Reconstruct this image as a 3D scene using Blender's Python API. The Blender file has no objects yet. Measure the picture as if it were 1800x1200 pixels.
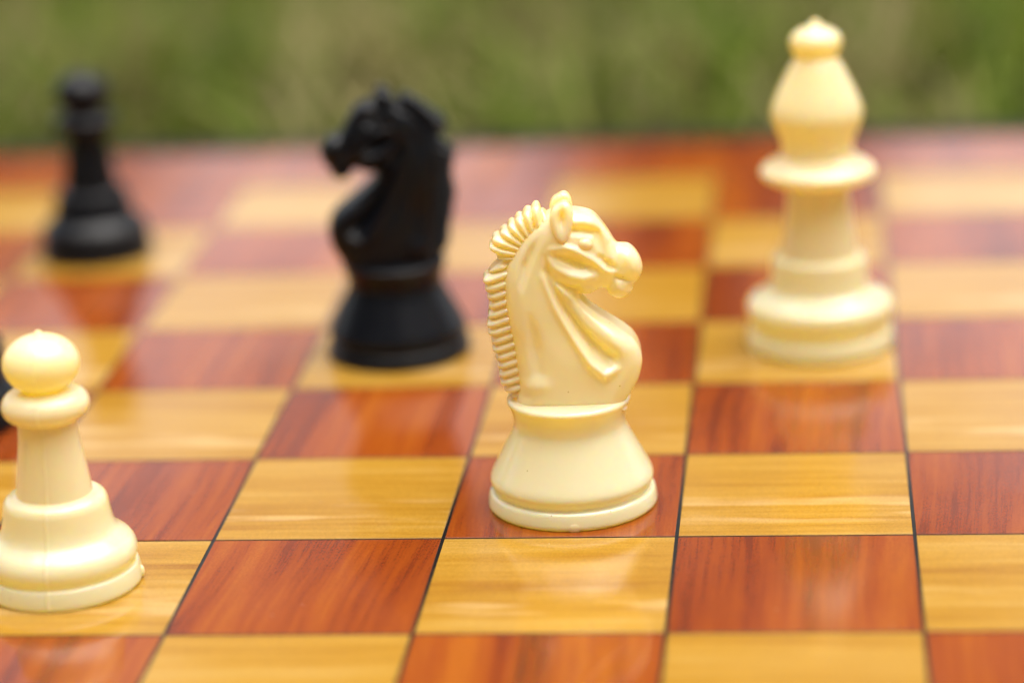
import bpy, math, random
import numpy as np
from mathutils import Matrix, Vector

# ------------------------------------------------------------------ camera, sky, sun, exposure
S = 0.035            # one chess square, metres
H = 0.028            # height of the board's top above the ground
def W(i, j, z=0.0):  # board coordinates (columns, rows, squares up) -> metres
    return Vector(((i - 2.0) * S, (j - 3.0) * S, H + z * S))

sc = bpy.context.scene
COL = sc.collection
cd = bpy.data.cameras.new('camera')
cam = bpy.data.objects.new('camera', cd); COL.objects.link(cam); sc.camera = cam
right = Vector((0.99406311, 0.09758174, -0.04812829))
up = Vector((0.01554564, 0.31041948, 0.95047256))
fwd = Vector((-0.10768872, 0.94557789, -0.30705958))
pos = W(3.60755, -10.13343, 4.49538)
M = Matrix(((right.x, up.x, -fwd.x, pos.x), (right.y, up.y, -fwd.y, pos.y), (right.z, up.z, -fwd.z, pos.z), (0, 0, 0, 1)))
cam.matrix_world = M
cd.sensor_width = 36.0
cd.lens = 4961.676 / 1800.0 * 36.0
cd.clip_start = 0.01; cd.clip_end = 2000.0
cd.dof.use_dof = True
cd.dof.focus_distance = 12.02 * S
cd.dof.aperture_fstop = 6.1
cd.dof.aperture_blades = 9

SUN_EL, SUN_ROT = math.radians(78), math.radians(80)
world = bpy.data.worlds.new('World'); sc.world = world; world.use_nodes = True
wn = world.node_tree; wn.nodes.clear()
wo = wn.nodes.new('ShaderNodeOutputWorld'); wb = wn.nodes.new('ShaderNodeBackground'); ws = wn.nodes.new('ShaderNodeTexSky')
ws.sky_type = 'NISHITA'; ws.sun_disc = False; ws.sun_elevation = SUN_EL; ws.sun_rotation = SUN_ROT
ws.air_density = 1.0; ws.dust_density = 4.0; ws.ozone_density = 1.0
wb.inputs['Strength'].default_value = 0.15
whs = wn.nodes.new('ShaderNodeHueSaturation'); whs.inputs['Saturation'].default_value = 0.25   # thin high cloud
wn.links.new(ws.outputs[0], whs.inputs['Color']); wn.links.new(whs.outputs[0], wb.inputs[0]); wn.links.new(wb.outputs[0], wo.inputs[0])

sl = bpy.data.lights.new('sun', 'SUN'); sl.energy = 2.8; sl.angle = math.radians(75); sl.color = (1.0, 0.93, 0.82)
so = bpy.data.objects.new('sun', sl); COL.objects.link(so)
sd = Vector((math.sin(SUN_ROT) * math.cos(SUN_EL), math.cos(SUN_ROT) * math.cos(SUN_EL), math.sin(SUN_EL)))
so.rotation_euler = sd.to_track_quat('Z', 'Y').to_euler()
so.location = (1, 0, 2)

sc.view_settings.view_transform = 'Standard'; sc.view_settings.look = 'None'
sc.view_settings.exposure = 1.05; sc.view_settings.gamma = 1.0
sc.view_settings.use_curve_mapping = False
sc.render.engine = 'CYCLES'
sc.cycles.use_denoising = True
sc.cycles.max_bounces = 14; sc.cycles.diffuse_bounces = 8; sc.cycles.transmission_bounces = 14; sc.cycles.glossy_bounces = 6; sc.cycles.transparent_max_bounces = 8

rng = np.random.default_rng(7)

# ------------------------------------------------------------------ helpers
def mesh_obj(name, v, f, mat=None, parent=None, smooth=True, sharp=None):
    me = bpy.data.meshes.new(name)
    v = np.asarray(v, dtype=np.float32)
    if isinstance(f, np.ndarray):
        n, k = f.shape
        me.vertices.add(len(v)); me.vertices.foreach_set('co', v.ravel())
        me.loops.add(n * k); me.loops.foreach_set('vertex_index', f.astype(np.int32).ravel())
        me.polygons.add(n); me.polygons.foreach_set('loop_start', np.arange(0, n * k, k, dtype=np.int32))
        me.update(calc_edges=True); me.validate()
    else:
        me.from_pydata([tuple(map(float, p)) for p in v], [], f)
    if smooth:
        me.polygons.foreach_set('use_smooth', np.ones(len(me.polygons), dtype=bool))
        if sharp: me.set_sharp_from_angle(angle=math.radians(sharp))
    if mat: me.materials.append(mat)
    me.update()
    o = bpy.data.objects.new(name, me); COL.objects.link(o)
    if parent: o.parent = parent
    return o
def empty(name, loc, rz=0.0):
    o = bpy.data.objects.new(name, None); COL.objects.link(o)
    o.empty_display_size = 0.01; o.location = loc; o.rotation_euler = (0, 0, rz)
    return o
def tag(o, label=None, cat=None, group=None, kind=None):
    if label: o['label'] = label
    if cat: o['category'] = cat
    if group: o['group'] = group
    if kind: o['kind'] = kind
    return o

class NT:
    def __init__(self, name):
        self.m = bpy.data.materials.new(name); self.m.use_nodes = True
        self.t = self.m.node_tree; self.t.nodes.clear()
        self.out = self.t.nodes.new('ShaderNodeOutputMaterial')
    def n(self, typ, **kw):
        nd = self.t.nodes.new('ShaderNode' + typ)
        for k, val in kw.items():
            if k.startswith('i_'):
                key = k[2:].replace('_', ' ')
                nd.inputs[key].default_value = val
            else: setattr(nd, k, val)
        return nd
    def l(self, a, b): self.t.links.new(a, b)
    def math(self, op, a, b=None, c=None):
        nd = self.n('Math', operation=op)
        for k, x in enumerate((a, b, c)):
            if x is None: continue
            if isinstance(x, (int, float)): nd.inputs[k].default_value = x
            else: self.l(x, nd.inputs[k])
        return nd.outputs[0]
    def ramp(self, fac, stops):
        nd = self.n('ValToRGB'); cr = nd.color_ramp
        while len(cr.elements) < len(stops): cr.elements.new(0.5)
        for e, (p, c) in zip(cr.elements, stops): e.position = p; e.color = (*c, 1) if len(c) == 3 else c
        self.l(fac, nd.inputs[0]); return nd.outputs[0]
    def mix(self, fac, a, b, mode='MIX'):
        nd = self.n('Mix', data_type='RGBA', blend_type=mode)
        for sock, x in ((nd.inputs[0], fac), (nd.inputs[6], a), (nd.inputs[7], b)):
            if isinstance(x, (int, float)): sock.default_value = x
            elif isinstance(x, tuple): sock.default_value = (*x, 1)
            else: self.l(x, sock)
        return nd.outputs[2]
    def noise(self, vec, scale=1.0, detail=3.0, rough=0.55, dist=0.0):
        nd = self.n('TexNoise'); nd.inputs['Scale'].default_value = scale; nd.inputs['Detail'].default_value = detail
        nd.inputs['Roughness'].default_value = rough; nd.inputs['Distortion'].default_value = dist
        self.l(vec, nd.inputs['Vector']); return nd.outputs[0]
    def mapping(self, vec, scale=(1, 1, 1), loc=(0, 0, 0), rot=(0, 0, 0)):
        nd = self.n('Mapping'); nd.inputs['Scale'].default_value = scale; nd.inputs['Location'].default_value = loc
        nd.inputs['Rotation'].default_value = rot
        self.l(vec, nd.inputs['Vector']); return nd.outputs[0]

def gloss_finish(T, colour, rough=0.10):
    """laminated print: clear film with a very fine ripple"""
    tc = T.n('TexCoord'); geo = T.n('NewGeometry')
    p = geo.outputs['Position']
    rip = T.noise(T.mapping(p, scale=(350, 2600, 350)), 1.0, 2.0, 0.5)
    wav = T.noise(T.mapping(p, scale=(45, 45, 45)), 1.0, 1.0, 0.5)
    hgt = T.math('ADD', T.math('MULTIPLY', rip, 0.10), T.math('MULTIPLY', wav, 0.9))
    b = T.n('Bump'); b.inputs['Strength'].default_value = 0.35; b.inputs['Distance'].default_value = 0.00012
    T.l(hgt, b.inputs['Height'])
    smear = T.noise(T.mapping(p, scale=(60, 25, 60)), 1.0, 4.0, 0.6)
    dots = T.noise(T.mapping(p, scale=(3800, 3800, 3800)), 1.0, 1.0, 0.5)
    tone = T.math('MULTIPLY_ADD', T.math('SUBTRACT', dots, 0.5), 0.55, 1.0)
    vor = T.n('TexVoronoi'); vor.inputs['Scale'].default_value = 240.0; T.l(p, vor.inputs['Vector'])
    pick = T.n('SeparateColor'); T.l(vor.outputs['Color'], pick.inputs[0])
    dust = T.math('MULTIPLY', T.math('LESS_THAN', vor.outputs['Distance'], 0.035), T.math('GREATER_THAN', pick.outputs[0], 0.72))
    if not isinstance(colour, tuple):
        cmb = T.n('CombineColor')
        for k in range(3): T.l(tone, cmb.inputs[k])
        colour = T.mix(1.0, colour, cmb.outputs[0], 'MULTIPLY')
        colour = T.mix(T.math('MULTIPLY', dust, 0.45), colour, (0.42, 0.36, 0.27))
    pb = T.n('BsdfPrincipled')
    if isinstance(colour, tuple): pb.inputs['Base Color'].default_value = (*colour, 1)
    else: T.l(colour, pb.inputs['Base Color'])
    T.l(T.math('MULTIPLY_ADD', smear, 0.10, rough - 0.05), pb.inputs['Roughness'])
    pb.inputs['IOR'].default_value = 1.54
    T.l(b.outputs[0], pb.inputs['Normal'])
    T.l(pb.outputs[0], T.out.inputs[0])
    return T.m

def mat_dark_wood(name='red_wood_print', border=False):
    T = NT(name)
    tc = T.n('TexCoord'); oi = T.n('ObjectInfo')
    sep = T.n('SeparateXYZ'); T.l(T.mapping(tc.outputs['Object'], scale=(1 / S, 1 / S, 1 / S)), sep.inputs[0])
    x, y = sep.outputs[0], sep.outputs[1]
    off = T.math('MULTIPLY', oi.outputs['Random'], 37.0)
    slant = T.math('MULTIPLY', T.math('SUBTRACT', oi.outputs['Random'], 0.5), 0.12)
    cv = T.n('CombineXYZ'); T.l(x, cv.inputs[0]); T.l(y, cv.inputs[1]); T.l(off, cv.inputs[2])
    warp = T.noise(T.mapping(cv.outputs[0], scale=(0.9, 0.7, 1)), 1.0, 1.0)
    xx = T.math('ADD', T.math('ADD', x, T.math('MULTIPLY', y, slant)), T.math('MULTIPLY', warp, 0.12))
    g = T.n('CombineXYZ'); T.l(xx, g.inputs[0]); T.l(y, g.inputs[1]); T.l(off, g.inputs[2])
    big = T.noise(T.mapping(g.outputs[0], scale=(3.4, 0.35, 1)), 1.0, 3.0, 0.5)
    mid = T.noise(T.mapping(g.outputs[0], scale=(21, 0.8, 1)), 1.0, 3.0, 0.6)
    fine = T.noise(T.mapping(g.outputs[0], scale=(110, 4, 1)), 1.0, 2.0, 0.6)
    v = T.math('ADD', T.math('ADD', T.math('MULTIPLY', big, 0.56), T.math('MULTIPLY', mid, 0.34)), T.math('MULTIPLY', fine, 0.12))
    c = T.ramp(v, [(0.34, (0.075, 0.014, 0.006)), (0.44, (0.15, 0.026, 0.005)), (0.53, (0.205, 0.042, 0.005)), (0.66, (0.26, 0.070, 0.006))])
    return gloss_finish(T, c)
def mat_light_wood():
    T = NT('yellow_wood_print')
    tc = T.n('TexCoord'); oi = T.n('ObjectInfo')
    sep = T.n('SeparateXYZ'); T.l(T.mapping(tc.outputs['Object'], scale=(1 / S, 1 / S, 1 / S)), sep.inputs[0])
    x, y = sep.outputs[0], sep.outputs[1]
    off = T.math('MULTIPLY', oi.outputs['Random'], 9.0)
    cv = T.n('CombineXYZ'); T.l(x, cv.inputs[0]); T.l(y, cv.inputs[1]); T.l(off, cv.inputs[2])
    warp = T.noise(T.mapping(cv.outputs[0], scale=(0.6, 1.2, 1)), 1.0, 1.0)
    yy = T.math('ADD', y, T.math('MULTIPLY', warp, 0.10))
    g = T.n('CombineXYZ'); T.l(x, g.inputs[0]); T.l(yy, g.inputs[1]); T.l(off, g.inputs[2])
    big = T.noise(T.mapping(g.outputs[0], scale=(0.45, 3.8, 1)), 1.0, 3.0, 0.5)
    mid = T.noise(T.mapping(g.outputs[0], scale=(0.8, 18, 1)), 1.0, 4.0, 0.6)
    fine = T.noise(T.mapping(g.outputs[0], scale=(4, 120, 1)), 1.0, 2.0, 0.6)
    v = T.math('ADD', T.math('ADD', T.math('MULTIPLY', big, 0.45), T.math('MULTIPLY', mid, 0.45)), T.math('MULTIPLY', fine, 0.14))
    c = T.ramp(v, [(0.36, (0.205, 0.080, 0.007)), (0.46, (0.275, 0.134, 0.013)), (0.56, (0.315, 0.168, 0.022)), (0.68, (0.355, 0.212, 0.052))])
    # the pale streaks that run across every yellow square of the print
    band = T.math('MULTIPLY', T.math('ADD', y, 0.20), 5.5)
    band = T.math('SUBTRACT', 1.0, T.math('MULTIPLY', band, band))
    st = T.noise(T.mapping(g.outputs[0], scale=(1.3, 8, 1), loc=(3.1, 0, 0)), 1.0, 2.0, 0.5)
    st = T.math('MULTIPLY', T.math('MAXIMUM', band, 0.0), T.math('MULTIPLY', T.math('MAXIMUM', T.math('SUBTRACT', st, 0.5), 0.0), 3.2))
    c = T.mix(T.math('MINIMUM', st, 0.3), c, (0.58, 0.42, 0.20))
    return gloss_finish(T, c)

def mat_ivory(name='ivory_plastic', scatter=0.0006):
    T = NT(name)
    geo = T.n('NewGeometry'); tc = T.n('TexCoord')
    p = tc.outputs['Object']
    vor = T.n('TexVoronoi'); vor.inputs['Scale'].default_value = 900.0; T.l(p, vor.inputs['Vector'])
    pick = T.n('SeparateColor'); T.l(vor.outputs['Color'], pick.inputs[0])
    speck = T.math('MULTIPLY', T.math('LESS_THAN', vor.outputs['Distance'], 0.11), T.math('GREATER_THAN', pick.outputs[0], 0.955))
    c = T.mix(T.math('MULTIPLY', speck, 0.75), (0.98, 0.935, 0.69), (0.16, 0.09, 0.03))
    pb = T.n('BsdfPrincipled'); T.l(c, pb.inputs['Base Color'])
    pb.subsurface_method = 'RANDOM_WALK'
    pb.inputs['Subsurface Weight'].default_value = 1.0
    pb.inputs['Subsurface Radius'].default_value = (1.0, 0.60, 0.25)
    pb.inputs['Subsurface Scale'].default_value = scatter
    pb.inputs['Roughness'].default_value = 0.30
    pb.inputs['IOR'].default_value = 1.5; pb.inputs['Coat Weight'].default_value = 1.0; pb.inputs['Coat Roughness'].default_value = 0.04; pb.inputs['Coat IOR'].default_value = 1.6
    nz = T.noise(T.mapping(p, scale=(700, 700, 700)), 1.0, 2.0)
    b = T.n('Bump'); b.inputs['Strength'].default_value = 0.25; b.inputs['Distance'].default_value = 0.00004
    T.l(nz, b.inputs['Height']); T.l(b.outputs[0], pb.inputs['Normal'])
    # hollow, slightly translucent moulding: light that enters the shell glows out again, warmer
    tr = T.n('BsdfTranslucent'); tr.inputs['Color'].default_value = (0.99, 0.82, 0.06, 1)
    mx = T.n('MixShader'); mx.inputs[0].default_value = 0.46
    T.l(pb.outputs[0], mx.inputs[1]); T.l(tr.outputs[0], mx.inputs[2])
    T.l(mx.outputs[0], T.out.inputs[0]); return T.m
def mat_black():
    T = NT('black_plastic'); tc = T.n('TexCoord')
    pb = T.n('BsdfPrincipled'); pb.inputs['Base Color'].default_value = (0.003, 0.0034, 0.0055, 1)
    nz = T.noise(T.mapping(tc.outputs['Object'], scale=(300, 300, 300)), 1.0, 3.0)
    T.l(T.math('MULTIPLY_ADD', nz, 0.12, 0.24), pb.inputs['Roughness']); pb.inputs['IOR'].default_value = 1.31
    T.l(pb.outputs[0], T.out.inputs[0]); return T.m

def simple(name, col, rough=0.6, noise_amt=0.3, scale=40.0):
    T = NT(name); tc = T.n('TexCoord')
    nz = T.noise(T.mapping(tc.outputs['Object'], scale=(scale,) * 3), 1.0, 4.0)
    c = T.ramp(nz, [(0.3, tuple(x * (1 - noise_amt) for x in col)), (0.7, tuple(min(1, x * (1 + noise_amt)) for x in col))])
    pb = T.n('BsdfPrincipled'); T.l(c, pb.inputs['Base Color']); pb.inputs['Roughness'].default_value = rough; pb.inputs['Specular IOR Level'].default_value = 0.08
    T.l(pb.outputs[0], T.out.inputs[0]); return T.m

IVORY, BLACK = mat_ivory(), mat_black()
REDW, YELW = mat_dark_wood(), mat_light_wood()
LINE = gloss_finish(NT('black_print'), (0.010, 0.009, 0.008))
MATTE = simple('matte_black', (0.010, 0.010, 0.010), 0.85)

# ------------------------------------------------------------------ ground
def mat_ground():
    T = NT('lawn_soil'); geo = T.n('NewGeometry'); p = geo.outputs['Position']
    a = T.noise(p, 9.0, 5.0, 0.6); b = T.noise(p, 90.0, 4.0, 0.65)
    v = T.math('ADD', T.math('MULTIPLY', a, 0.6), T.math('MULTIPLY', b, 0.4))
    c = T.ramp(v, [(0.35, (0.035, 0.045, 0.012)), (0.5, (0.06, 0.075, 0.02)), (0.62, (0.13, 0.105, 0.05))])
    pb = T.n('BsdfPrincipled'); T.l(c, pb.inputs['Base Color']); pb.inputs['Roughness'].default_value = 0.95
    bu = T.n('Bump'); bu.inputs['Distance'].default_value = 0.01; T.l(b, bu.inputs['Height']); T.l(bu.outputs[0], pb.inputs['Normal'])
    T.l(pb.outputs[0], T.out.inputs[0]); return T.m
g = 600.0
ground = mesh_obj('ground', [(-g, -g, 0), (g, -g, 0), (g, g, 0), (-g, g, 0)], [(0, 1, 2, 3)], mat_ground(), smooth=False)
tag(ground, 'green and straw coloured lawn the chessboard lies on', 'lawn', kind='structure')

def mat_grass():
    T = NT('grass_blades'); geo = T.n('NewGeometry')
    r = geo.outputs['Random Per Island']; p = geo.outputs['Position']
    patch = T.noise(T.mapping(p, scale=(22, 11, 0.01)), 1.0, 3.0, 0.6)
    green = T.ramp(r, [(0.0, (0.060,0.100,0.006)), (0.4, (0.112,0.165,0.012)), (0.75, (0.165,0.215,0.022)), (1.0, (0.21,0.225,0.035))])
    dry = T.ramp(r, [(0.0, (0.125,0.10,0.03)), (0.5, (0.235,0.195,0.08)), (1.0, (0.32,0.27,0.13))])
    rr = T.math('FRACT', T.math('MULTIPLY', r, 17.31))
    shade = T.noise(T.mapping(p, scale=(38, 26, 0.01)), 1.0, 2.0, 0.5)
    isdry = T.math('GREATER_THAN', T.math('ADD', T.math('MULTIPLY', patch, 2.4), T.math('MULTIPLY', rr, 0.6)), 1.56)
    c = T.mix(isdry, T.mix(T.math('MULTIPLY', T.math('MAXIMUM', T.math('SUBTRACT', shade, 0.45), 0.0), 3.2), green, (0.032, 0.062, 0.005)), dry)
    d = T.n('BsdfPrincipled'); T.l(c, d.inputs['Base Color']); d.inputs['Roughness'].default_value = 0.6; d.inputs['Specular IOR Level'].default_value = 0.15
    tr = T.n('BsdfTranslucent'); T.l(c, tr.inputs[0])
    mx = T.n('MixShader'); mx.inputs[0].default_value = 0.35
    T.l(d.outputs[0], mx.inputs[1]); T.l(tr.outputs[0], mx.inputs[2]); T.l(mx.outputs[0], T.out.inputs[0]); return T.m

def build_grass():
    XB0, XB1 = W(-3.26, 0).x, W(7.26, 0).x; YB0, YB1 = W(0, -2.26).y, W(0, 8.26).y
    pts = []
    def scatter(n, x0, x1, y0, y1):
        a = rng.random((n, 2)); a[:, 0] = x0 + a[:, 0] * (x1 - x0); a[:, 1] = y0 + a[:, 1] * (y1 - y0)
        ok = ~((a[:, 0] > XB0 - .004) & (a[:, 0] < XB1 + .004) & (a[:, 1] > YB0 - .004) & (a[:, 1] < YB1 + .014))
        pts.append(a[ok])
    scatter(26000, -0.45, 0.35, YB1, YB1 + 0.55)
    scatter(20000, -1.0, 0.9, YB1 + 0.4, YB1 + 1.6)
    scatter(22000, -0.9, 0.9, -1.0, YB1 + 0.6)
    scatter(16000, -3.0, 3.0, -1.0, 5.0)
    P = np.concatenate(pts); n = len(P)
    cx, cy = P[:, 0], P[:, 1]
    clump = np.sin(cx * 83 + 2.0 * np.sin(cy * 31)) + np.sin(cy * 67 + 1.7 * np.sin(cx * 41) + 1) + np.sin(cx * 37 - cy * 29 + 2)
    hgt = (0.016 + 0.030 * rng.random(n) ** 1.3) * (1 + 0.22 * clump)
    wid = 0.0011 + 0.0013 * rng.random(n)
    az = rng.random(n) * 2 * np.pi; lean = 0.25 + 1.05 * rng.random(n)
    d = np.stack([np.cos(az), np.sin(az)], 1); s = np.stack([-np.sin(az), np.cos(az)], 1)
    V = np.zeros((n, 7, 3))
    for k, (t, w) in enumerate(((0, .8), (.4, 1.0), (.75, .7), (1.0, 0))):
        c = np.zeros((n, 3)); c[:, :2] = P + d * (lean * hgt * t ** 1.8)[:, None]; c[:, 2] = hgt * t * (1 - 0.25 * lean * t) - .002
        if k < 3:
            V[:, 2 * k, :] = c; V[:, 2 * k, :2] += s * (wid * w / 2)[:, None]
            V[:, 2 * k + 1, :] = c; V[:, 2 * k + 1, :2] -= s * (wid * w / 2)[:, None]
        else: V[:, 6, :] = c
    b = (np.arange(n) * 7)[:, None]
    F = np.concatenate([b + np.array([[0, 1, 3]]), b + np.array([[0, 3, 2]]), b + np.array([[2, 3, 5]]), b + np.array([[2, 5, 4]]), b + np.array([[4, 5, 6]])])
    o = mesh_obj('grass', V.reshape(-1, 3), F, mat_grass())
    tag(o, 'short green and straw coloured lawn grass round the chessboard', 'grass', kind='stuff')
build_grass()

# ------------------------------------------------------------------ trees beyond the lawn (mirrored in the glossy board)
BARK = simple('bark', (0.10, 0.075, 0.05), 0.9, 0.4, 6.0)
def mat_leaf():
    T = NT('leaves'); geo = T.n('NewGeometry')
    c = T.ramp(geo.outputs['Random Per Island'], [(0.0, (0.030, 0.050, 0.010)), (0.6, (0.055, 0.085, 0.018)), (1.0, (0.10, 0.12, 0.03))])
    d = T.n('BsdfPrincipled'); T.l(c, d.inputs['Base Color']); d.inputs['Roughness'].default_value = 0.55
    T.l(d.outputs[0], T.out.inputs[0]); return T.m
LEAF = mat_leaf()
def tube(path, radii, n=8):
    v, f = [], []
    for k, (p, r) in enumerate(zip(path, radii)):
        for a in range(n):
            t = 2 * math.pi * a / n; v.append((p[0] + r * math.cos(t), p[1] + r * math.sin(t), p[2]))
    for k in range(len(path) - 1):
        for a in range(n):
            f.append((k * n + a, k * n + (a + 1) % n, (k + 1) * n + (a + 1) % n, (k + 1) * n + a))
    return v, f
def tree(loc, height, width, label, seed, leaves=9000, group='trees beyond the lawn', low=0.12):
    r = np.random.default_rng(seed)
    root = empty('tree', loc); tag(root, label, 'tree', group)
    hh = height
    v, f = tube([(0.04 * hh * math.sin(k * 1.3 + seed) * k / 8, 0.03 * hh * math.cos(k + seed) * k / 8, hh * 0.86 * k / 8) for k in range(9)], [0.028 * hh * (1 - 0.1 * k) for k in range(9)])
    limbs = []
    for k in range(14):
        lo = max(0.22, low); z0 = hh * (lo + (0.82 - lo) * k / 14); a = k * 2.4 + seed; L = width * 0.5 * (0.9 - 0.5 * k / 14)
        p = [(L * t * math.cos(a), L * t * math.sin(a), z0 + min(L * 0.55, 0.12 * hh) * t ** 1.3) for t in (0, .33, .66, 1)]
        limbs.append(p[-1]); limbs.append(p[2])
        b = len(v); vv, ff = tube(p, [0.010 * hh, 0.008 * hh, 0.005 * hh, 0.002 * hh], 6)
        v += vv; f += [tuple(i + b for i in q) for q in ff]
    mesh_obj('trunk', v, f, BARK, root)
    # clumps of leaves round the limbs
    cl = []
    for k in range(70):
        t = r.random(); a = r.random() * 6.283; prof = math.sin(math.pi * (0.12 + 0.88 * t) ** 0.75) ** 0.7
        rad = width * 0.5 * prof * math.sqrt(r.random())
        cl.append((rad * math.cos(a), rad * math.sin(a), hh * (low + (0.98 - low) * t), width * (0.10 + 0.08 * r.random())))
    cl += [(p[0], p[1], p[2], width * 0.13) for p in limbs]
    cl = np.array(cl); k = r.integers(0, len(cl), leaves)
    q = r.normal(size=(leaves, 3)); q /= np.linalg.norm(q, axis=1)[:, None]
    c = cl[k, :3] + q * (cl[k, 3] * r.random(leaves) ** .4)[:, None] * np.array([1, 1, .75])
    sz = 0.018 * hh * (0.6 + 0.8 * r.random(leaves))
    a = r.normal(size=(leaves, 3)); a /= np.linalg.norm(a, axis=1)[:, None]
    b = np.cross(a, r.normal(size=(leaves, 3))); b /= np.linalg.norm(b, axis=1)[:, None]
    V = np.stack([c - a * sz[:, None], c + b * (sz * .45)[:, None], c + a * sz[:, None], c - b * (sz * .45)[:, None]], 1)
    F = (np.arange(leaves) * 4)[:, None] + np.array([[0, 1, 2, 3]])
    o = mesh_obj('crown', V.reshape(-1, 3), F, LEAF, root)
    return root
def polar(az_deg, dist):
    a = math.radians(az_deg); return (pos.x + math.sin(a) * dist, pos.y + math.cos(a) * dist, 0)
tree(polar(-2.2, 15), 5.3, 2.3, 'narrow upright leafy tree mirrored in the middle of the board', 3)
tree(polar(-17, 22), 6.4, 4.6, 'broad leafy tree at the edge of the lawn', 5)
tree(polar(-8.5, 34), 7.2, 5.5, 'distant rounded tree between the two nearer trees', 8, 6000)
tree(polar(7, 32), 6.6, 5.2, 'distant rounded tree to one side of the narrow tree', 11, 6000)

tree(polar(9, 10.5), 8.4, 13.0, 'large spreading tree whose high crown overhangs the lawn', 31, 16000, low=0.57)

for k, (az, dist, hgt, wd) in enumerate(((176, 6.0, 7.0, 7.0), (-130, 7.0, 7.5, 7.5), (126, 7.0, 7.0, 7.5), (-88, 8.5, 7.0, 7.0), (84, 9.0, 6.5, 7.0))):  # unseen trees added behind and beside the camera to darken the pieces' near sides
    tree(polar(az, dist), hgt, wd, ('broad unseen tree behind the near edge of the board, added to block low sky light', 'tall unseen tree behind the ivory pawn corner, added to block low sky light', 'tall unseen tree behind the near corner away from the pawns, added to block low sky light', 'unseen tree level with the two pawns, added to block low sky light', 'unseen tree level with the ivory bishop, added to block low sky light')[k], 20 + k, 9000, 'unseen trees added to block low sky light')

# ------------------------------------------------------------------ chessboard
board = empty('chessboard', (0, W(0, 3).y, 0))
tag(board, 'glossy chessboard printed with red and yellow wood grain squares', 'chessboard')
BOFF = Vector((0, W(0, 3).y, 0))
def box(x0, x1, y0, y1, z0, z1, bev=0.0):
    if bev <= 0:
        v = [(x0, y0, z0), (x1, y0, z0), (x1, y1, z0), (x0, y1, z0), (x0, y0, z1), (x1, y0, z1), (x1, y1, z1), (x0, y1, z1)]
        f = [(3, 2, 1, 0), (4, 5, 6, 7), (0, 1, 5, 4), (1, 2, 6, 5), (2, 3, 7, 6), (3, 0, 4, 7)]
        return v, f
    v = []
    for d, z in ((0, z0), (0, z1 - bev), (bev, z1)):
        v += [(x0 + d, y0 + d, z), (x1 - d, y0 + d, z), (x1 - d, y1 - d, z), (x0 + d, y1 - d, z)]
    f = [(3, 2, 1, 0), (8, 9, 10, 11)]
    for k in (0, 4):
        for a in range(4): f.append((k + a, k + (a + 1) % 4, k + 4 + (a + 1) % 4, k + 4 + a))
    return v, f
GAP = 0.0078 * S
FILM = 0.00012
# core of the board, its black top showing as the lines between the squares
XL, XR, YN, YF = W(-2, 0).x, W(6, 0).x, W(0, -1).y - BOFF.y, W(0, 7).y - BOFF.y
BW = 0.88 * S
v, f = box(XL - BW, XR + BW, YN - BW, YF + BW, 0.0, H - FILM, 0)
mesh_obj('core', v, f, LINE, board, smooth=False)
v, f = box(-S / 2 + GAP, S / 2 - GAP, -S / 2 + GAP, S / 2 - GAP, -FILM * .9, 0, 0.00003)
sq = {}
for i in range(-2, 6):
    for j in range(-1, 7):
        dark = (i + j) % 2
        if dark not in sq:
            o = mesh_obj('square', v, f, REDW if dark else YELW, board, smooth=False); sq[dark] = o
        else:
            o = sq[dark].copy(); o.name = 'square'; COL.objects.link(o); o.parent = board
        o.location = W(i + .5, j + .5) - BOFF
tr = 0.03 * S; EDGE = 0.36 * S
for (x0, x1, y0, y1, turn) in ((XL - BW + tr, XR + BW - tr, YF + GAP, YF + BW - tr, 0), (XL - BW + tr, XR + BW - tr, YN - BW + tr, YN - GAP, 0),
                         (XL - BW + tr, XL - GAP, YN, YF, 1), (XR + GAP, XR + BW - tr, YN, YF, 1)):
    cx, cy = (x0 + x1) / 2, (y0 + y1) / 2
    v, f = box(x0 - cx, x1 - cx, y0 - cy, y1 - cy, -FILM * .9, 0, 0.00003)
    o = mesh_obj('border_strip', v, f, REDW, board, smooth=False); o.location = (cx, cy, H)
    o['label'] = 'plain red wood grain border strip'
for (x0, x1, y0, y1) in ((XL - BW - EDGE, XR + BW + EDGE, YF + BW, YF + BW + EDGE), (XL - BW - EDGE, XR + BW + EDGE, YN - BW - EDGE, YN - BW),
                         (XL - BW - EDGE, XL - BW, YN - BW, YF + BW), (XR + BW, XR + BW + EDGE, YN - BW, YF + BW)):
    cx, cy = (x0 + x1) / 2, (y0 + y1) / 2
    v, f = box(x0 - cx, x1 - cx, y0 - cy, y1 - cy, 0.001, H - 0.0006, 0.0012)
    o = mesh_obj('edge_strip', v, f, MATTE, board, smooth=False); o.location = (cx, cy, 0)  # wide matte black strip along each outer side of the board

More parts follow.
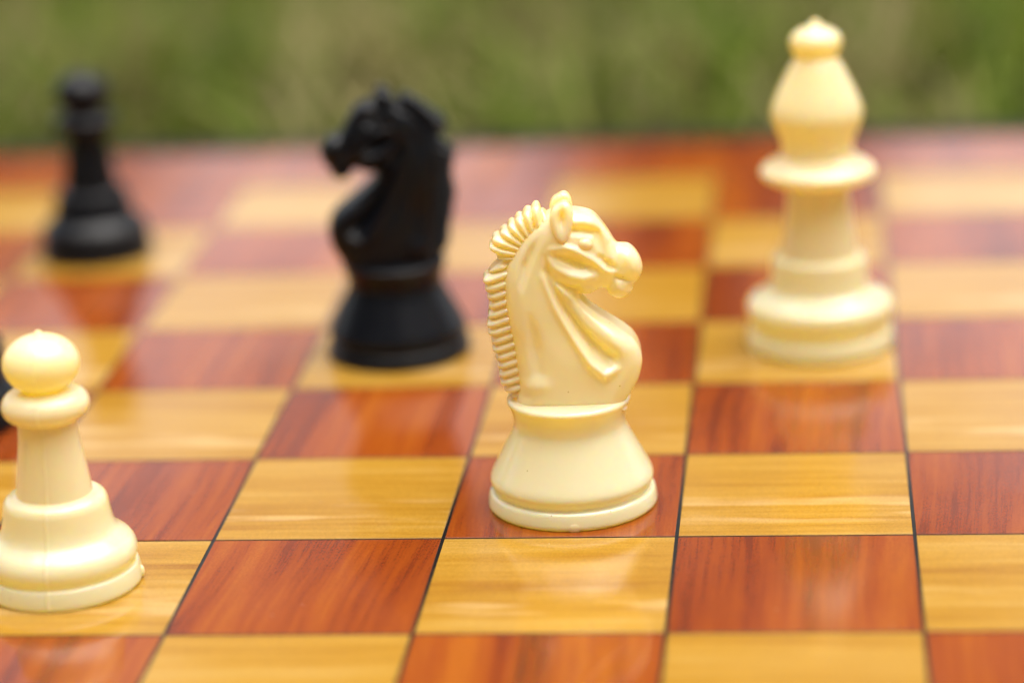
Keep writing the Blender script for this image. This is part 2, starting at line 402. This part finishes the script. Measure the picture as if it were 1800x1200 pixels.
# ------------------------------------------------------------------ turned pieces
def catmull(P, sub=5):
    P = np.array(P, float); out = []
    for k in range(len(P) - 1):
        p0 = P[max(k - 1, 0)]; p1 = P[k]; p2 = P[k + 1]; p3 = P[min(k + 2, len(P) - 1)]
        for s in range(sub):
            t = s / sub
            out.append(0.5 * ((2 * p1) + (-p0 + p2) * t + (2 * p0 - 5 * p1 + 4 * p2 - p3) * t * t + (-p0 + 3 * p1 - 3 * p2 + p3) * t ** 3))
    out.append(P[-1]); return np.array(out)
def lathe(name, runs, mat, parent, seam=None, seg=112, wob=0.0):
    """runs: list of profile runs [(r, z), ...] in squares; each run is smooth inside, sharp where two meet"""
    prof = []
    for run in runs:
        c = catmull(run, 5) if len(run) > 2 else np.array(run, float)
        if prof: c = c[1:]
        prof.extend(c.tolist())
    prof = np.array(prof); prof[:, 0] = np.maximum(prof[:, 0], 0)
    ang = np.linspace(0, 2 * np.pi, seg, endpoint=False)
    if seam is not None:
        ang = np.unique(np.concatenate([ang, seam + np.linspace(-0.05, 0.05, 9), seam + np.pi + np.linspace(-0.05, 0.05, 9)]) % (2 * np.pi))
    bump = np.zeros_like(ang)
    if seam is not None:
        for s0 in (seam, seam + np.pi):
            d = (ang - s0 + np.pi) % (2 * np.pi) - np.pi; bump += 0.0048 * np.exp(-(d / 0.016) ** 2)
    m = len(ang); r = prof[:, 0][:, None] + bump[None, :] * np.minimum(1, prof[:, 0] / 0.08)[:, None]
    if wob: r = r * (1 + wob * np.sin(3 * ang + 1)[None, :])
    V = np.stack([r * np.cos(ang), r * np.sin(ang), np.repeat(prof[:, 1][:, None], m, 1)], 2) * S
    k = len(prof); a = np.arange(k - 1)[:, None] * m; b = np.arange(m)[None, :]; b2 = (b + 1) % m
    F = np.stack([a + b, a + b2, a + m + b2, a + m + b], 2).reshape(-1, 4)
    V = V.reshape(-1, 3).tolist(); F = [tuple(int(i) for i in q) for q in F]
    F.append(tuple(range(m))[::-1]); F.append(tuple(range((k - 1) * m, k * m)))
    return mesh_obj(name, V, F, mat, parent, sharp=38)
def nub(name, loc, rad, mat, parent):
    v, f = [], []; n = 14
    for a in range(7):
        th = math.pi * a / 6
        for b in range(n):
            ph = 2 * math.pi * b / n
            v.append((rad[0] * math.sin(th) * math.cos(ph), rad[1] * math.sin(th) * math.sin(ph), rad[2] * math.cos(th)))
    for a in range(6):
        for b in range(n): f.append((a * n + b, a * n + (b + 1) % n, (a + 1) * n + (b + 1) % n, (a + 1) * n + b))
    o = mesh_obj(name, [tuple(c * S for c in p) for p in v], f, mat, parent); o.location = Vector(loc) * S
    return o

def facing(i, j):   # angle about z that turns a piece's -y side to the viewer's side of the table
    p = W(i, j); return math.atan2(-(p.x - pos.x), (p.y - pos.y))

def pawn(i, j, mat, label, seam=None, gate=None):
    p = empty('pawn', W(i, j), facing(i, j)); tag(p, label, 'chess piece', 'plastic pawns')
    lathe('base', [[(0.28, 0), (0.318, 0)], [(0.318, 0), (0.3295, .013), (0.327, .05), (0.320, .080), (0.311, .088)], [(0.311, .088), (0.302, .084)],
                   [(0.302, .084), (0.304, .098), (0.314, .116), (0.319, .138), (0.314, .168), (0.296, .196), (0.266, .220), (0.245, .240), (0.233, .266), (0.225, .302), (0.219, .345), (0.215, .368), (0.205, .388), (0.185, .401), (0.157, .407)],
                   [(0.157, .407), (0.02, .407)]], mat, p, seam)
    lathe('stem', [[(0.02, .395), (0.158, .395)], [(0.158, .395), (0.155, .43), (0.146, .50), (0.136, .57), (0.128, .63), (0.122, .70), (0.121, .745)], [(0.121, .745), (0.02, .745)]], mat, p, seam)
    lathe('collar', [[(0.02, .722), (0.118, .722)], [(0.118, .722), (0.145, .735), (0.168, .752), (0.180, .776), (0.181, .800), (0.172, .823), (0.155, .842), (0.128, .856)], [(0.128, .856), (0.02, .856)]], mat, p, seam)
    t = np.linspace(-1.02, 1.40, 22)
    ball = [(0.158 * math.cos(a), 0.968 + (0.128 if a < 0 else 0.122) * math.sin(a)) for a in t]
    lathe('head', [[(0.02, ball[0][1]), ball[0]], ball, [ball[-1], (0.018, 1.092), (0.012, 1.103), (0.004, 1.106)]], mat, p, seam)
    if gate is not None: nub('mould_mark', (0.327 * math.cos(gate), 0.327 * math.sin(gate), 0.028), (0.012, 0.020, 0.026), mat, p).rotation_euler = (0, 0, gate)
    return p

pawn(0.455, 0.545, IVORY, 'ivory plastic pawn with a round head on a yellow square', seam=-math.pi / 2 - 0.23, gate=-0.12)
pawn(-0.60, 5.51, BLACK, 'black plastic pawn near the far border of the board', seam=-math.pi / 2 + 0.4)

def bishop(i, j, mat, label):
    p = empty('bishop', W(i, j), facing(i, j)); tag(p, label, 'chess piece')
    lathe('base', [[(0.30, 0), (0.358, 0)], [(0.358, 0), (0.3705, .013), (0.369, .06), (0.362, .088), (0.354, .094)], [(0.354, .094), (0.342, .090)],
                   [(0.342, .090), (0.344, .112), (0.357, .150), (0.367, .190), (0.368, .216), (0.354, .246), (0.322, .268), (0.285, .284), (0.256, .304), (0.247, .330), (0.241, .390), (0.239, .436), (0.233, .458), (0.220, .472), (0.187, .480)],
                   [(0.187, .480), (0.02, .480)]], mat, p)
    lathe('stem', [[(0.02, .465), (0.189, .465)], [(0.189, .465), (0.188, .50), (0.180, .56), (0.170, .64), (0.162, .72), (0.156, .79), (0.154, .86)], [(0.154, .86), (0.02, .86)]], mat, p)
    lathe('collar', [[(0.02, .835), (0.15, .835)], [(0.15, .835), (0.21, .848), (0.256, .866), (0.281, .882), (0.288, .904), (0.280, .926), (0.250, .950), (0.212, .970), (0.183, .990)], [(0.183, .990), (0.02, .990)]], mat, p)
    lathe('mitre', [[(0.02, .975), (0.182, .975)], [(0.182, .975), (0.178, 1.03), (0.185, 1.075), (0.208, 1.130), (0.225, 1.180), (0.227, 1.212), (0.217, 1.255), (0.192, 1.315), (0.160, 1.382), (0.130, 1.440), (0.102, 1.482)], [(0.102, 1.482), (0.02, 1.482)]], mat, p)
    lathe('finial', [[(0.02, 1.46), (0.101, 1.46)], [(0.101, 1.46), (0.102, 1.49), (0.116, 1.516), (0.127, 1.552), (0.120, 1.585), (0.092, 1.614), (0.052, 1.632), (0.030, 1.642), (0.022, 1.660), (0.004, 1.668)]], mat, p)
    return p
bishop(3.62, 3.61, IVORY, 'tall ivory plastic bishop with a flared collar and pointed mitre')

def rook(i, j, mat, label):
    p = empty('rook', W(i, j), facing(i, j)); tag(p, label, 'chess piece')
    lathe('base', [[(0.30, 0), (0.358, 0)], [(0.358, 0), (0.3705, .013), (0.369, .06), (0.362, .088)], [(0.362, .088), (0.346, .090)],
                   [(0.346, .090), (0.352, .120), (0.362, .150), (0.355, .180), (0.335, .200), (0.318, .222), (0.312, .26), (0.308, .36), (0.302, .395), (0.285, .415), (0.24, .428)], [(0.24, .428), (0.02, .428)]], mat, p)
    lathe('tower', [[(0.02, .415), (0.235, .415)], [(0.235, .415), (0.225, .55), (0.21, .72), (0.205, .80)], [(0.205, .80), (0.25, .82), (0.262, .84), (0.262, .93), (0.255, 1.0)], [(0.255, 1.0), (0.02, 1.0)]], mat, p)
    for k in range(5):
        v, f = [], []; a0 = k * 2 * math.pi / 5; n = 8
        for s in range(n + 1):
            a = a0 + 0.85 * s / n
            for r, z in ((0.18, .99), (0.254, .99), (0.254, 1.10), (0.18, 1.10)): v.append((r * S * math.cos(a), r * S * math.sin(a), z * S))
        for s in range(n):
            for e in range(4): f.append((s * 4 + e, s * 4 + (e + 1) % 4, s * 4 + 4 + (e + 1) % 4, s * 4 + 4 + e))
        f += [(3, 2, 1, 0), (n * 4, n * 4 + 1, n * 4 + 2, n * 4 + 3)]
        mesh_obj('battlement', v, f, mat, p, sharp=40)
    return p
rook(-0.64, 2.57, BLACK, 'black plastic piece half hidden behind the ivory pawn')

# ------------------------------------------------------------------ knights
def K(x, y, t=0.0):
    """sketch grid of the horse's side view (1137 x 1200) -> squares; t: how far the feature stands out of the middle plane"""
    y = y - 488.0 * t
    return (7.6346e-4 * x - 4.293e-5 * y - 0.39251, -3.587e-5 * x - 8.0763e-4 * y + 1.47235)
PXU = 7.8e-4   # one sketch unit in squares
def surface_nets(Fd, org, h):
    ins = Fd < 0
    nx, ny, nz = Fd.shape
    cnt = np.zeros((nx - 1, ny - 1, nz - 1), np.int8)
    for a in (0, 1):
        for b in (0, 1):
            for c in (0, 1): cnt += ins[a:nx - 1 + a, b:ny - 1 + b, c:nz - 1 + c]
    act = (cnt > 0) & (cnt < 8)
    idx = np.argwhere(act); num = len(idx)
    vid = np.full(act.shape, -1, np.int64); vid[act] = np.arange(num)
    acc = np.zeros((num, 3)); n = np.zeros(num)
    cor = [(a, b, c) for a in (0, 1) for b in (0, 1) for c in (0, 1)]
    val = {q: Fd[idx[:, 0] + q[0], idx[:, 1] + q[1], idx[:, 2] + q[2]] for q in cor}
    for q in cor:
        for ax in range(3):
            if q[ax]: continue
            p = list(q); p[ax] = 1; p = tuple(p)
            v0, v1 = val[q], val[p]; m = (v0 < 0) != (v1 < 0)
            t = np.where(m, v0 / np.where(m, v0 - v1, 1), 0)
            for k in range(3):
                acc[:, k] += np.where(m, (q[k] + (t if k == ax else 0)), 0)
            n += m
    V = org + (idx + acc / n[:, None]) * h
    Fs = []
    for ax in range(3):
        o1, o2 = (ax + 1) % 3, (ax + 2) % 3
        sl0 = [slice(None)] * 3; sl1 = [slice(None)] * 3
        sl0[ax] = slice(0, -1); sl1[ax] = slice(1, None)
        a, b = ins[tuple(sl0)], ins[tuple(sl1)]
        e = np.argwhere(a != b); flip = a[tuple(e.T)]
        ok = (e[:, o1] > 0) & (e[:, o2] > 0) & (e[:, o1] < Fd.shape[o1] - 1) & (e[:, o2] < Fd.shape[o2] - 1)
        e, flip = e[ok], flip[ok]
        def cell(d1, d2):
            c = e.copy(); c[:, o1] += d1; c[:, o2] += d2; return vid[c[:, 0], c[:, 1], c[:, 2]]
        qd = np.stack([cell(-1, -1), cell(0, -1), cell(0, 0), cell(-1, 0)], 1)
        qd[~flip] = qd[~flip][:, ::-1]
        Fs.append(qd)
    return V, np.concatenate(Fs)
def closed_curve(P, sub=4):
    P = np.array(P, float); n = len(P); out = []
    for k in range(n):
        p0, p1, p2, p3 = P[k - 1], P[k], P[(k + 1) % n], P[(k + 2) % n]
        for s in range(sub):
            t = s / sub
            out.append(0.5 * ((2 * p1) + (-p0 + p2) * t + (2 * p0 - 5 * p1 + 4 * p2 - p3) * t * t + (-p0 + 3 * p1 - 3 * p2 + p3) * t ** 3))
    return np.array(out)
def sdf2(X, Z, poly):
    d = np.full(X.shape, 1e9); ins = np.zeros(X.shape, bool); n = len(poly)
    for k in range(n):
        (ax, az), (bx, bz) = poly[k], poly[(k + 1) % n]
        ex, ez = bx - ax, bz - az; L = ex * ex + ez * ez + 1e-12
        t = np.clip(((X - ax) * ex + (Z - az) * ez) / L, 0, 1)
        d = np.minimum(d, (X - ax - t * ex) ** 2 + (Z - az - t * ez) ** 2)
        c = (az > Z) != (bz > Z)
        xi = ax + (Z - az) / (ez if abs(ez) > 1e-9 else 1e-9) * ex
        ins ^= c & (X < xi)
    d = np.sqrt(d); return np.where(ins, -d, d)
def stroke(X, Z, pts, t=0.12):
    """ridge or groove drawn along a polyline of (x, y, width, height)"""
    best = np.zeros(X.shape); bd = np.full(X.shape, 1e9)
    for (x0, y0, w0, a0), (x1, y1, w1, a1) in zip(pts[:-1], pts[1:]):
        ax, az = K(x0, y0, t); bx, bz = K(x1, y1, t)
        ex, ez = bx - ax, bz - az; L = ex * ex + ez * ez + 1e-12
        s = np.clip(((X - ax) * ex + (Z - az) * ez) / L, 0, 1)
        d = np.sqrt((X - ax - s * ex) ** 2 + (Z - az - s * ez) ** 2)
        w = (w0 + (w1 - w0) * s) * PXU; a = a0 + (a1 - a0) * s
        nd = d / w; m = nd < bd
        best = np.where(m, a * np.exp(-nd * nd), best); bd = np.minimum(bd, nd)
    return best
def slab(d2, T, tt, r):
    r = np.minimum(r, T * 0.98)
    a = (d2 + r)[:, :, None]; b = np.abs(tt)[None, None, :] - (T - r)[:, :, None]
    return np.minimum(np.maximum(a, b), 0) + np.sqrt(np.maximum(a, 0) ** 2 + np.maximum(b, 0) ** 2) - r[:, :, None]

def knight_parts():
    hh = 0.0047
    gx = np.arange(-0.42, 0.42, hh); gz = np.arange(0.41, 1.45, hh); gt = np.arange(-0.235, 0.235, hh)
    X, Z = np.meshgrid(gx, gz, indexing='ij')
    org = np.array([gx[0], gz[0], gt[0]])
    out = {}
    # --- head, neck and chest
    body = [(335, 1245), (302, 1100), (282, 980), (262, 860), (238, 760), (214, 640), (204, 540), (214, 470), (242, 395), (288, 318), (350, 245), (425, 188), (475, 158), (540, 148), (595, 146), (645, 152), (702, 168), (742, 203), (790, 263), (835, 326), (862, 338), (910, 345), (950, 378), (980, 430), (985, 482), (962, 532), (938, 562), (930, 597), (898, 626), (850, 634), (804, 612), (776, 574), (740, 578), (700, 597), (662, 604), (630, 604), (655, 640), (690, 672), (745, 710), (820, 756), (900, 808), (950, 850), (983, 908), (992, 970), (977, 1050), (942, 1120), (900, 1182), (865, 1245)]
    d2 = sdf2(X, Z, closed_curve([K(*p) for p in body], 4))
    ctl = [(400, 700, .148), (450, 1050, .160), (700, 1100, .165), (880, 960, .160), (980, 960, .125), (640, 800, .140), (420, 300, .122), (520, 300, .122), (680, 230, .108), (600, 450, .125), (650, 560, .112), (780, 380, .088), (905, 440, .092), (850, 590, .074), (250, 600, .118), (310, 1000, .130), (560, 640, .125), (720, 500, .10)]
    num = np.zeros(X.shape); den = np.zeros(X.shape)
    for x, y, T in ctl:
        cx, cz = K(x, y, T * 0.8); w = np.exp(-((X - cx) ** 2 + (Z - cz) ** 2) / (2 * 0.085 ** 2)) + 1e-9
        num += w * T; den += w
    T = num / den
    feats = [
        ([(445, 500, 12, -.010), (482, 600, 15, -.028), (560, 735, 22, -.044), (650, 850, 31, -.056), (730, 930, 40, -.060), (805, 985, 42, -.046)], .125),
        ([(430, 560, 18, .008), (500, 715, 20, .016), (600, 875, 22, .022), (700, 1015, 24, .028), (780, 1078, 25, .028), (838, 1050, 22, .012)], .15),
        ([(480, 560, 16, .010), (560, 640, 22, .018), (680, 750, 28, .024), (800, 850, 36, .020), (900, 930, 50, .008)], .15),
        ([(560, 600, 14, -.018), (630, 648, 17, -.034), (715, 715, 15, -.030), (800, 775, 12, -.020), (880, 835, 10, -.008)], .11),
        ([(410, 320, 16, -.004), (366, 400, 22, -.022), (330, 485, 22, -.028), (314, 565, 16, -.014), (310, 625, 10, -.002)], .12),
        
        ([(350, 760, 26, -.004), (372, 850, 32, -.016), (388, 940, 36, -.022), (402, 1060, 32, -.010)], .13),
        ([(350, 1150, 40, .012), (430, 1140, 45, .014)], .13),
        ([(575, 285, 24, -.026), (650, 288, 24, -.034), (722, 308, 22, -.030), (750, 375, 20, -.018), (770, 420, 16, -.012)], .10),
        ([(590, 232, 20, .012), (660, 230, 20, .014), (725, 255, 18, .010), (790, 335, 18, .008)], .10),
        ([(468, 392, 14, .008), (540, 374, 19, .026), (600, 390, 19, .030), (660, 424, 18, .028), (720, 458, 17, .025), (772, 505, 15, .020), (832, 525, 13, .010)], .12),
        ([(500, 425, 12, -.014), (560, 440, 18, -.032), (620, 465, 18, -.038), (672, 484, 13, -.016)], .11),
        ([(455, 440, 13, .006), (500, 490, 20, .018), (570, 528, 24, .026), (650, 548, 24, .026), (712, 538, 17, .018)], .12),
        ([(440, 430, 10, -.010), (450, 505, 12, -.020), (500, 566, 14, -.032), (570, 604, 14, -.036), (632, 614, 12, -.030)], .12),
        ([(735, 425, 13, -.020), (788, 463, 15, -.038), (818, 492, 12, -.026)], .09),
        ([(848, 335, 10, -.006), (838, 420, 13, -.012), (832, 500, 12, -.014), (808, 565, 11, -.016)], .07),
        ([(890, 390, 46, .012), (930, 440, 46, .016), (935, 480, 36, .014)], .08),
        ([(838, 532, 9, -.028), (890, 546, 9, -.030), (950, 556, 9, -.030)], .07),
        ([(850, 592, 30, .010), (880, 595, 28, .010)], .07),
    ]
    for pts, t in feats: T = T + stroke(X, Z, pts, t)
    T = np.maximum(T, 0.03)
    ker = np.exp(-0.5 * (np.arange(-5, 6) / 1.5) ** 2); ker /= ker.sum()
    for ax in (0, 1): T = np.apply_along_axis(lambda q: np.convolve(np.pad(q, 5, 'edge'), ker, 'valid'), ax, T)
    out['horse_head'] = [slab(d2, T, gt, np.full(X.shape, 0.085))]
    # --- mane: a thin crest of ridges
    low = [(330, 1165), (268, 1178), (222, 1140), (192, 1085), (184, 1020), (168, 960), (146, 900), (140, 850), (118, 800), (120, 745), (128, 690), (124, 640), (112, 590), (96, 535), (102, 503), (140, 468), (190, 425), (225, 425), (262, 470), (262, 640), (300, 800), (340, 1000), (370, 1110)]
    upp = [(240, 440), (192, 420), (150, 375), (128, 342), (146, 302), (196, 258), (244, 216), (290, 178), (342, 142), (386, 120), (416, 132), (436, 165), (470, 215), (400, 270), (330, 350), (280, 430)]
    m = None
    for P, mode in ((low, 0), (upp, 1)):
        d = sdf2(X, Z, closed_curve([K(*p) for p in P], 4))
        if mode == 0:
            ax, az = K(0, 0); ux = (X - ax) / PXU; uy = -(Z - az) / (8.07e-4)
            ph = (uy + 0.30 * ux - 32) / 49.5
        else:
            cx, cz = K(420, 420, .06); ph = np.arctan2(Z - cz, X - cx) * 0.235 / (66 * PXU)
        c = 2.0 * np.abs(np.sin(np.pi * ph)) ** 0.62 - 1.0
        am = 1.0 if mode == 0 else 0.95
        TT = 0.074 + 0.014 * c * am
        f = slab(d + 0.004 - 0.0055 * c * am, TT, gt, np.full(X.shape, 0.045))
        m = f if m is None else np.minimum(m, f)
    out['mane'] = [m]
    # --- ears and eyes, one on each side
    ear = [(532, 300), (497, 276), (472, 226), (462, 165), (476, 120), (508, 94), (546, 80), (578, 104), (592, 160), (584, 222), (562, 280)]
    de = sdf2(X, Z, closed_curve([K(*p) for p in ear], 4))
    hx, hz = K(527, 168); hollow = np.exp(-(((X - hx) / 0.013) ** 2 + ((Z - hz) / 0.034) ** 2))
    top = K(0, 90)[1]; bot = K(0, 300)[1]; fr = np.clip((Z - bot) / (top - bot), 0, 1)
    off = 0.108 - 0.030 * fr
    a = np.array([])
    ears, eyes = [], []
    ex, ez = K(655, 355, .095)
    for s in (1, -1):
        rr = 0.026
        tt = s * gt[None, None, :] - off[:, :, None]
        Te = 0.036 * np.ones(X.shape); Tn = Te - 0.026 * hollow
        b = np.maximum(tt - (Tn - rr)[:, :, None], -tt - (0.05 - rr))
        aa = (de + rr)[:, :, None]
        ears.append(np.minimum(np.maximum(aa, b), 0) + np.sqrt(np.maximum(aa, 0) ** 2 + np.maximum(b, 0) ** 2) - rr)
        ca, sa = math.cos(0.25), math.sin(0.25)
        px = ((X - ex) * ca - (Z - ez) * sa) / 0.041; pz = ((X - ex) * sa + (Z - ez) * ca) / 0.032
        eyes.append((np.sqrt((px ** 2 + pz ** 2)[:, :, None] + ((s * gt[None, None, :] - 0.083) / 0.042) ** 2) - 1) * 0.03)
    out['ear'] = ears; out['eye'] = eyes
    res = []
    for name, fl in out.items():
        for Fd in fl:
            V, Q = surface_nets(Fd, org, hh)
            # (u, z, t) -> piece axes: x = u, y = -t (towards the viewer's side), z
            P = np.stack([V[:, 0], -V[:, 2], V[:, 1]], 1) * S
            res.append((name, P, Q))
    return res
KN = knight_parts()
def knight(i, j, rz, mat, label, gate=None, proto=None):
    p = empty('knight', W(i, j), rz); tag(p, label, 'chess piece', 'plastic knights')
    lathe('base', [[(0.30, 0), (0.358, 0)], [(0.358, 0), (0.3705, .013), (0.370, .035), (0.363, .066), (0.353, .077)], [(0.353, .077), (0.340, .079)],
                   [(0.340, .079), (0.340, .092), (0.350, .108), (0.357, .128), (0.351, .155), (0.328, .200), (0.293, .268), (0.263, .325), (0.247, .360), (0.243, .385), (0.247, .420), (0.258, .455), (0.268, .476), (0.268, .488), (0.258, .498), (0.235, .502)],
                   [(0.235, .502), (0.02, .502)]], mat, p)
    for name, P, Q in KN:
        mesh_obj(name, P, Q, mat, p)
    if gate is not None:
        nub('mould_mark', (0.363 * math.cos(gate), 0.363 * math.sin(gate), 0.020), (0.011, 0.034, 0.024), mat, p).rotation_euler = (0, 0, gate)
    return p
knight(2.527, 1.422, facing(2.527, 1.422), IVORY, 'ivory plastic knight with a ridged mane facing the bishop', gate=-math.pi / 2)
knight(1.46, 3.59, facing(1.46, 3.59) + math.pi, BLACK, 'black plastic knight facing the black pawn')
